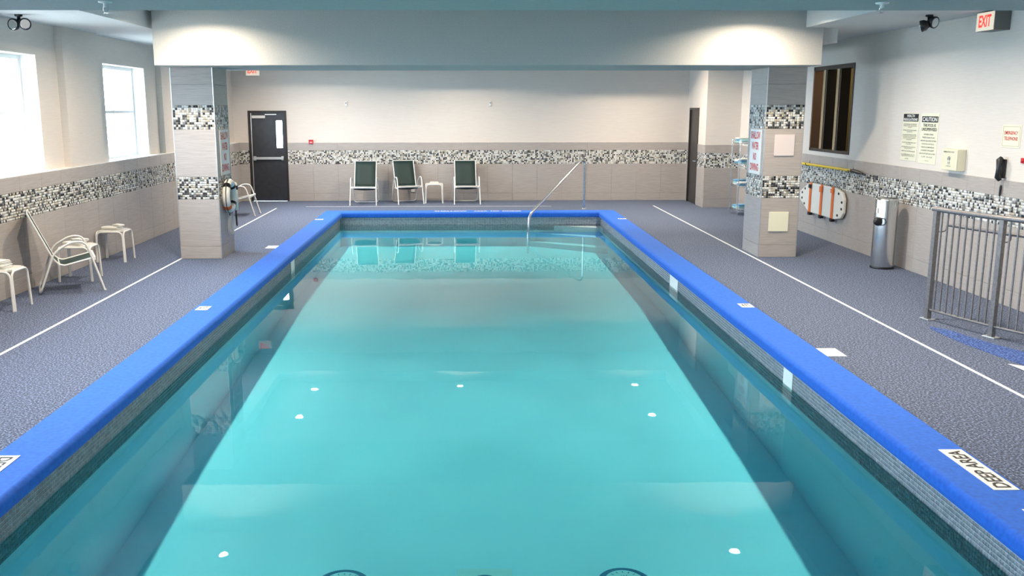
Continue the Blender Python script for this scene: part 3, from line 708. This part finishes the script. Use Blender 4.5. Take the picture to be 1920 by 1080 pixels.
# ================================================================== RIGHT WALL ITEMS
# shared placement: a thing at (XR, y, z); local -x into the room
def wallsign(name, label, y0, y1, z0, z1, M=M_platey):
    s = thing(name, label, 'sign', (XR, y1, z0)); B(-.006, -.0005, y0 - y1, 0, 0, z1 - z0, b=.0015).build('plate', M, s); return s
def wtext(s, body, y, z, w, h, M=M_ink, bold=0.0, name='lettering', **k):
    """y = distance from the far (left) edge, z from the bottom"""
    return text(body, w, h, M, s, (-.0065, -y, z), (0, -1, 0), (0, 0, 1), name=name, bold=bold, **k)
h = wallsign('rules_sign', 'narrow HEALTH REGULATIONS sign with black header on the right wall', 12.90, 13.37, 1.52, 2.18)
B(-.0075, -.006, -.455, -.015, .545, .65).build('header_bar', M_ink, h)
for (tx, zz) in (('HEALTH', .605), ('REGULATIONS', .555)):
    ww = .22 if tx == 'HEALTH' else .40
    text(tx, ww, .036, M_plate, h, (-.0080, -.235 + ww / 2 * 1 - ww + ww * .0 - 0 + 0, zz) if 0 else (-.0080, -(.235 - ww / 2), zz), (0, -1, 0), (0, 0, 1), bold=.03)
paras = [('ALL PERSONS SHALL SHOWER BEFORE\nENTERING THE POOL AREA AND SHALL\nNOT RUN', .455, .06), ('NO PERSON WITH AN OPEN SORE MAY\nENTER THE POOL', .395, .035),
         ('NO GLASS OF ANY KIND IS ALLOWED\nON THE DECK OR IN THE POOL AND\nNO FOOD OR DRINK IS PERMITTED\nIN THE WATER', .285, .085), ('NO PETS ARE PERMITTED IN THE\nPOOL AREA', .225, .035),
         ('NO DIVING INTO THE SHALLOW\nAREA OF THE POOL', .165, .035), ('OBEY ALL POSTED RULES', .125, .017), ('IN AN EMERGENCY USE THE\nTELEPHONE ON THE WALL', .06, .034)]
for (tx, zz, hh) in paras: wtext(h, tx, .03, zz, .40, hh, M_grey, .008)
wtext(h, 'NOTICE', .16, .022, .10, .014, M_grey)
c = wallsign('caution_sign', 'taller CAUTION THIS POOL IS UNSUPERVISED sign on the right wall', 12.35, 12.83, 1.505, 2.175)
B(-.0075, -.006, -.46, -.02, .555, .635).build('header_bar', M_ink, c)
text('CAUTION', .40, .058, M_plate, c, (-.0080, -.04, .566), (0, -1, 0), (0, 0, 1), bold=.022)
wtext(c, 'THIS POOL IS', .07, .495, .34, .040, M_ink, .018); wtext(c, 'UNSUPERVISED', .03, .440, .42, .042, M_ink, .018)
for k, (tx, ww) in enumerate((('BATHERS UNDER', .26), ('TWELVE YEARS OF AGE', .34), ('ARE NOT ALLOWED WITHIN', .42), ('THE POOL OR DECK', .34), ('UNLESS ACCOMPANIED BY', .36), ('A PARENT OR AGENT', .36), ('WHO IS NOT LESS THAN 16 YEARS', .44), ('OF AGE', .30))):
    wtext(c, tx, .24 - ww / 2, .385 - k * .043, ww, .020, M_grey, .008)
wtext(c, 'NOTICE', .2, .035, .10, .014, M_grey)
es = wallsign('phone_sign', 'cream EMERGENCY TELEPHONE sign with red letters above the wall phone', 10.49, 10.86, 1.80, 2.06)
wtext(es, 'EMERGENCY', .05, .150, .27, .040, M_red, .012); wtext(es, 'TELEPHONE', .05, .085, .27, .040, M_red, .012)
f = MB()
for (a, b, c0, d0) in ((-.35, -.02, .018, .022), (-.35, -.02, .238, .242), (-.352, -.348, .018, .242), (-.022, -.018, .018, .242)): f.box(-.0075, -.006, a, b, c0, d0)
f.build('border_line', M_tan, es)
# first aid / kit box
bx = thing('first_aid_box', 'ivory wall box with a small black emblem right of the caution sign', 'wall box', (XR, 11.60, 1.47))
B(-.10, -.001, 0, .40, 0, .27, b=.010).build('case', M_box, bx); B(-.112, -.10, .004, .396, .004, .266, b=.006).build('lid', M_box, bx)
text('EMERGENCY KIT', .26, .020, M_grey, bx, (-.1125, .34, .222), (0, -1, 0), (0, 0, 1), bold=.01)
em = MB(); em.lathe([(.0001, -.1130), (.030, -.1130)], 20, c=(0, .20, .150), axis='x'); em.lathe([(.0001, -.1130), (.022, -.1130)], 20, c=(0, .20, .095), axis='x'); em.build('emblem', M_ink, bx)
B(-.114, -.113, .192, .208, .075, .175).build('emblem_bar', M_plate, bx)
text('OPEN LID', .12, .012, M_grey, bx, (-.1125, .26, .050), (0, -1, 0), (0, 0, 1))
# telephone
tp = thing('wall_telephone', 'black handset telephone on a white wall plate below the telephone sign', 'telephone', (XR, 10.72, 1.46))
B(-.012, -.0005, -.03, .14, .0, .19, b=.003).build('wall_plate', M_plate, tp)
B(-.045, -.012, -.035, .035, -.01, .21, b=.010).build('cradle', M_black, tp)
hs = MB(); hs.tube([(-.06, 0, -.03), (-.085, 0, .0), (-.088, 0, .10), (-.085, 0, .20), (-.06, 0, .225)], [.024, .034, .022, .034, .024], 14, sy=1.1); hs.build('handset', M_black, tp)
B(-.05, -.045, .015, .03, .10, .16).build('label_strip', M_plate, tp)
MB().tube([(-.04, 0, -.02), (-.035, .005, -.06), (-.03, .012, -.10)], .004, 6).build('cord', M_steel, tp)
MB().tube([(-.03, .012, -.09), (-.03, .015, -.12), (-.03, .018, -.19), (-.03, .02, -.22)], [.009, .014, .012, .008], 10).build('cord_sleeve', M_black, tp)
rb = thing('call_button', 'small red emergency button at the right edge right of the telephone', 'button', (XR, 10.38, 1.67))
B(-.02, -.0005, -.04, .04, -.03, .03, b=.004).build('button_box', M_redp, rb); MB().lathe([(.018, -.02), (.018, -.03), (.0001, -.032)], 16, axis='x').build('push_button', M_redp, rb)

# rescue pole on hooks
pl = thing('rescue_pole', 'long yellow rescue pole lying on wall hooks above the spine board', 'pole', (XR, 14.9, 1.265))
MB().tube([(-.06, 0, 0), (-.06, 2.42, -.012)], .022, 14).build('pole_shaft', M_yellow, pl)
MB().tube([(-.06, .01, 0), (-.06, -.10, .0), (-.065, -.30, -.012), (-.06, -.44, -.02)], [.026, .028, .032, .014], 14).build('pole_grip', M_black, pl)
MB().tube([(-.06, 2.41, -.012), (-.06, 2.47, -.012)], .026, 14).build('end_cap', M_orange, pl)
for y in (14.95, 16.86):
    hk = MB().tube([(-.001, 0, .10), (-.012, 0, .02), (-.03, 0, -.036), (-.075, 0, -.036), (-.095, 0, .015)], .006, 8).build('wall_hook', M_black, None, (XR, y, 1.262))
    tag(hk, 'black hook under the yellow rescue pole, %s end' % ('near' if y < 16 else 'far'), 'hook', 'pole hooks')
# spine board
sb = thing('spine_board', 'cream spine board with three orange straps hung on the right wall', 'rescue board', (XR, 15.05, .42))
prof = [(0, .14), (.0, .36), (.10, .47), (.35, .525), (1.45, .525), (1.62, .50), (2.0, .34), (2.0, .19), (1.62, .03), (1.45, .0), (.35, .0), (.10, .04)]
bd = MB(); bd.prism(prof, -.085, -.035, 'x'); bo = bd.build('board', M_board, sb)
bv = bo.modifiers.new('b', 'BEVEL'); bv.width = .012; bv.segments = 2
hl = MB()
for (y, z) in ((.07, .20), (.07, .31), (.22, .08), (.22, .44), (1.75, .13), (1.75, .40), (1.88, .22), (1.88, .32)): hl.prism([(y + .035 * math.cos(a * .5236), z + .022 * math.sin(a * .5236)) for a in range(12)], -.0875, -.0845, 'x')
hl.build('hand_holes', M_ink, sb)
for (y, z) in ((.45, 0), (.95, 0), (1.47, 0)):
    st = MB(); st.box(-.098, -.086, y - .045, y + .045, -.01, .535, b=.004); so = st.build('strap', M_orange, sb)
    B(-.115, -.098, y - .055, y + .055, .43 if y != .95 else .40, .50, b=.005).build('buckle', M_black if y > 1.4 else M_orange, so)
    B(-.110, -.04, y - .04, y + .04, -.05, .01, b=.008).build('strap_end', M_black, so)
for y in (15.55, 16.55):
    hk = MB().tube([(-.001, 0, .10), (-.02, 0, .04), (-.03, 0, -.01), (-.10, 0, -.01), (-.115, 0, .04)], .006, 8).build('wall_hook', M_black, None, (XR, y, .955))
    tag(hk, 'black hook holding the spine board, %s end' % ('near' if y < 16 else 'far'), 'hook', 'board hooks')

# litter bin
bn = thing('litter_bin', 'tall cylindrical stainless steel bin against the right wall', 'bin', (5.965, 13.05, 0))
MB().lathe([(.0001, .004), (.152, .004), (.157, .03), (.157, .975), (.152, .995), (.140, 1.0), (.140, .985), (.0001, .985)], 48).build('body', M_brushed, bn)
MB().lathe([(.159, 0), (.161, .004), (.161, .03), (.158, .034)], 48).build('base_ring', M_black, bn)
fb = MB(); fb.lathe([(.0001, -.0), (.060, -.0), (.060, -.035), (.045, -.05), (.0001, -.055)], 24, c=(-.045, -.145, .68), axis='y')
for i, v in enumerate(fb.v): fb.v[i] = (v[0] - .108, v[1] + .062, v[2])
fb.build('flap_knob', M_black, bn)
MB().tube([(-.12, -.12, .73), (-.085, -.165, .72), (-.07, -.18, .68), (-.085, -.165, .64), (-.12, -.12, .63)], .006, 8).build('flap_handle', M_black, bn)
B(-.155, -.13, -.07, .03, .79, .87).build('label_sticker', M_plate, bn)

# ================================================================== CURVED FENCE
def fence_c(s):                 # arc through the measured posts, s in metres from the first post
    k = .20; a0 = math.radians(-78.5)
    a = a0 + k * s; x = 5.00 + (math.sin(a) - math.sin(a0)) / k; y = 9.75 - (math.cos(a) - math.cos(a0)) / k
    return x, y, a
fc = thing('curved_fence', 'curved grey metal guard fence with thin bars at the right edge', 'fence', (5.00, 9.75, 0))
def fl_(s, off=0): x, y, a = fence_c(s); return x - 5.0 - math.sin(a) * off, y - 9.75 + math.cos(a) * off
PS = (0, .85, 1.70)
SEG = [i * .085 for i in range(-1, 21)]
MB().tube([(*fl_(s), 1.195) for s in [-.06] + SEG[1:]], .026, 8, sy=.55 ** -1 * .6).build('top_rail', M_gun, fc)
MB().tube([(*fl_(s), .115) for s in SEG[1:]], .014, 6).build('bottom_rail', M_gun, fc)
for s in PS:
    x, y = fl_(s); a = fence_c(s)[2]
    p = B(-.026, .026, -.026, .026, 0, 1.18, b=.004).build('post', M_gun, fc, (x, y, 0)); p.rotation_euler = (0, 0, a)
    q = B(-.07, .07, -.045, .045, .0005, .014, b=.003).build('foot_plate', M_alu, fc, (x, y, 0)); q.rotation_euler = (0, 0, a)
bars = B(-.007, .007, -.007, .007, .12, 1.18).build('bar', M_gun, fc); first = True
for i in range(2):
    for k in range(1, 10):
        s = PS[i] + .85 * k / 10; x, y = fl_(s)
        if first: b_ = bars; first = False
        else: b_ = link('bar', bars.data, fc)
        b_.location = (x, y, 0); b_.rotation_euler = (0, 0, fence_c(s)[2])
MB().tube([(*fl_(s, .13), 1.03) for s in [.04] + [i * .085 for i in range(1, 21)]], .018, 10).build('handrail', M_gun, fc)
for s in PS:
    MB().tube(arcpts([(*fl_(s, .02), .955), (*fl_(s, .11), .955), (*fl_(s, .13), .975), (*fl_(s, .13), 1.015)], .02), .006, 8).build('rail_bracket', M_gun, fc)

# ================================================================== POOL HANDRAIL, PLATES, MARKERS, DRAINS
hr = thing('pool_handrail', 'bent chrome handrail leading down into the far right pool corner', 'handrail', (2.70, 21.10, 0))
P = arcpts([(0, 0, 0), (0, 0, 1.08), (-.10, -.14, 1.10), (-1.37, -1.91, .08), (-1.40, -1.95, -.22), (-1.40, -1.95, -.72)], .12, 8)
MB().tube(P, .027, 14).build('rail_tube', M_steel, hr)
MB().lathe([(.0001, .03), (.03, .028), (.05, .012), (.055, .0005)], 24).build('flange', M_steel, hr)

def floor_sign(name, label, x0, x1, y0, y1, body=None, right=(0, 1, 0), z=.0085, pad=.025, M=M_plate):
    cx, cy_ = (x0 + x1) / 2, (y0 + y1) / 2; s = thing(name, label, 'pool marker', (cx, cy_, z)); a, b = (x1 - x0) / 2, (y1 - y0) / 2
    B(-a, a, -b, b, 0, .004, b=.0012).build('tile_plate', M, s)
    if body:
        r_ = Vector(right); u_ = Vector((0, 0, 1)).cross(r_)
        lw = 2 * (abs(r_.x) * a + abs(r_.y) * b) - 2 * pad; lh = 2 * (abs(u_.x) * a + abs(u_.y) * b) - 2 * pad
        o = -r_ * lw / 2 - u_ * lh / 2; text(body, lw, lh, M_ink, s, (o.x, o.y, .0045), r_, u_, bold=.02, depth=.0006)
    return s
floor_sign('deck_marker', 'long white DEEP AREA plate on the right coping', 3.15, 3.305, 5.17, 5.84, 'DEEP AREA', pad=.03)
floor_sign('deck_marker', 'long white DEEP AREA plate on the left coping at the picture edge', -3.075, -2.93, 5.15, 5.82, 'DEEP AREA', right=(0, -1, 0), pad=.03)
floor_sign('deck_marker', 'white depth plate on the right coping nearest the bottom right corner', 3.155, 3.30, 4.72, 4.90, '5 FT')
floor_sign('deck_marker', 'blank white plate at the outer edge of the right coping', 3.305, 3.515, 8.24, 8.53, z=.0005)
floor_sign('deck_marker', 'small white depth plate midway along the right coping', 3.165, 3.31, 10.35, 10.56, '4 FT', right=(1, 0, 0))
floor_sign('deck_marker', 'small white depth plate midway along the left coping', -3.07, -2.93, 10.31, 10.51, '4 FT', right=(1, 0, 0))
floor_sign('deck_marker', 'blank white plate on the left deck beside the left pillar', -3.29, -3.09, 15.09, 15.38, z=.0005)
floor_sign('deck_marker', 'small white depth plate at the far end of the left coping', -3.09, -2.93, 18.98, 19.12, '3 FT', right=(1, 0, 0), pad=.02)
floor_sign('deck_marker', 'small white depth plate at the far end of the right coping', 3.15, 3.32, 18.99, 19.12, '3 FT', right=(1, 0, 0), pad=.02)
for (x0, x1, tx, lab) in ((-.69, .03, 'SHALLOW', 'white SHALLOW lettering on the far coping'), (.18, 1.23, 'AREA  NO  DIVING', 'white AREA NO DIVING lettering on the far coping')):
    s = thing('coping_lettering', lab, 'lettering', (x0, 20.50, .009)); text(tx, x1 - x0, .13, M_line, s, (0, 0, 0), (1, 0, 0), (0, 1, 0), bold=.03)

def wall_plate(x, sx, y0, y1, z0, z1, label, body=None):
    s = thing('depth_plate', label, 'pool marker', (x, (y0 + y1) / 2, z0)); b = (y1 - y0) / 2
    B(sx * .0045, sx * .010, -b, b, 0, z1 - z0, b=.001).build('plate', M_plate, s)
wall_plate(PX1, -1, 8.10, 8.34, -.30, -.125, 'white plate set in the waterline tiles of the right pool wall, nearer one')
wall_plate(PX1, -1, 12.75, 13.25, -.30, -.115, 'white plate in the right waterline tiles level with the pillars')
wall_plate(PX0, 1, 14.45, 14.75, -.32, -.125, 'small white plate in the left waterline tiles opposite the left pillar')

def drain(x, y, label):
    z = pool_floor(y) + .002; d = thing('main_drain', label, 'pool drain', (x, y, z), 0, 'round main drains on the pool floor')
    MB().lathe([(.150, .0), (.155, .012), (.185, .014), (.20, .004), (.20, 0)], 40).build('drain_ring', M_drain, d)
    MB().lathe([(.0001, .022), (.08, .020), (.150, .008)], 40).build('drain_cover', M_plate, d)
    s = MB()
    for k in range(16):
        a = k * math.pi / 8; ca, sa = math.cos(a), math.sin(a)
        s.add([(ca * .03 - sa * .003, sa * .03 + ca * .003, .0235), (ca * .03 + sa * .003, sa * .03 - ca * .003, .0235), (ca * .13 + sa * .004, sa * .13 - ca * .004, .0135), (ca * .13 - sa * .004, sa * .13 + ca * .004, .0135)], [(0, 1, 2, 3)])
    s.build('drain_slots', M_drain, d)
drain(-.93, 6.42, 'round main drain with dark ring on the pool floor, left one'); drain(1.19, 6.42, 'round main drain with dark ring on the pool floor, right one')
sk = thing('floor_plate', 'square pale plate on the pool floor between the two drains', 'pool fitting', (.135, 6.42, pool_floor(6.42) + .03))
B(-.21, .21, -.20, .16, -.02, .0, b=.004).build('plate', M_plate, sk); MB().lathe([(.08, 0.002), (.10, .006), (.11, .002)], 28, c=(0, -.05, 0)).build('inlet_ring', M_drain, sk)

# small fittings on the far wall
al = thing('fire_alarm', 'small red fire alarm pull on the far wall right of the door', 'alarm', (-3.78, YF, 1.40))
B(-.055, .055, -.04, -.0115, 0, .10, b=.006).build('body', M_redp, al); B(-.03, .03, -.05, -.04, .03, .05, b=.002).build('pull_handle', M_plate, al)
for (x, lab) in ((-2.9, 'tiny white sensor on the far wall, left one'), (.61, 'tiny white sensor on the far wall, right one')):
    s = thing('wall_sensor', lab, 'sensor', (x, YF, 2.31)); B(-.03, .03, -.025, -.0005, 0, .11, b=.006).build('body', M_white, s); MB().lathe([(.012, -.025), (.010, -.03), (.0001, -.031)], 12, c=(0, 0, .07), axis='y').build('sensor_eye', M_ink, s)
so = thing('socket_cover', 'white socket cover on the far wall tiles behind the middle chair', 'socket', (-1.30, YF, .22)); B(-.045, .045, -.030, -.0115, 0, .14, b=.005).build('cover', M_plate, so)

# bare shrub outside the first window
sh = MB(); rng = random.Random(3)
for k in range(26):
    a = rng.uniform(0, 6.28); x, y = rng.uniform(-.15, .15), rng.uniform(-.3, .3); hgt = rng.uniform(1.3, 2.2)
    sh.tube([(x, y, 0), (x + math.cos(a) * .15, y + math.sin(a) * .2, hgt * .5), (x + math.cos(a) * .45, y + math.sin(a) * .6, hgt)], [.014, .009, .004], 5)
o = sh.build('bare_shrub', M_twig, None, (-7.6, 13.6, -.35)); tag(o, 'bare twiggy shrub outside the nearer left window', 'shrub')
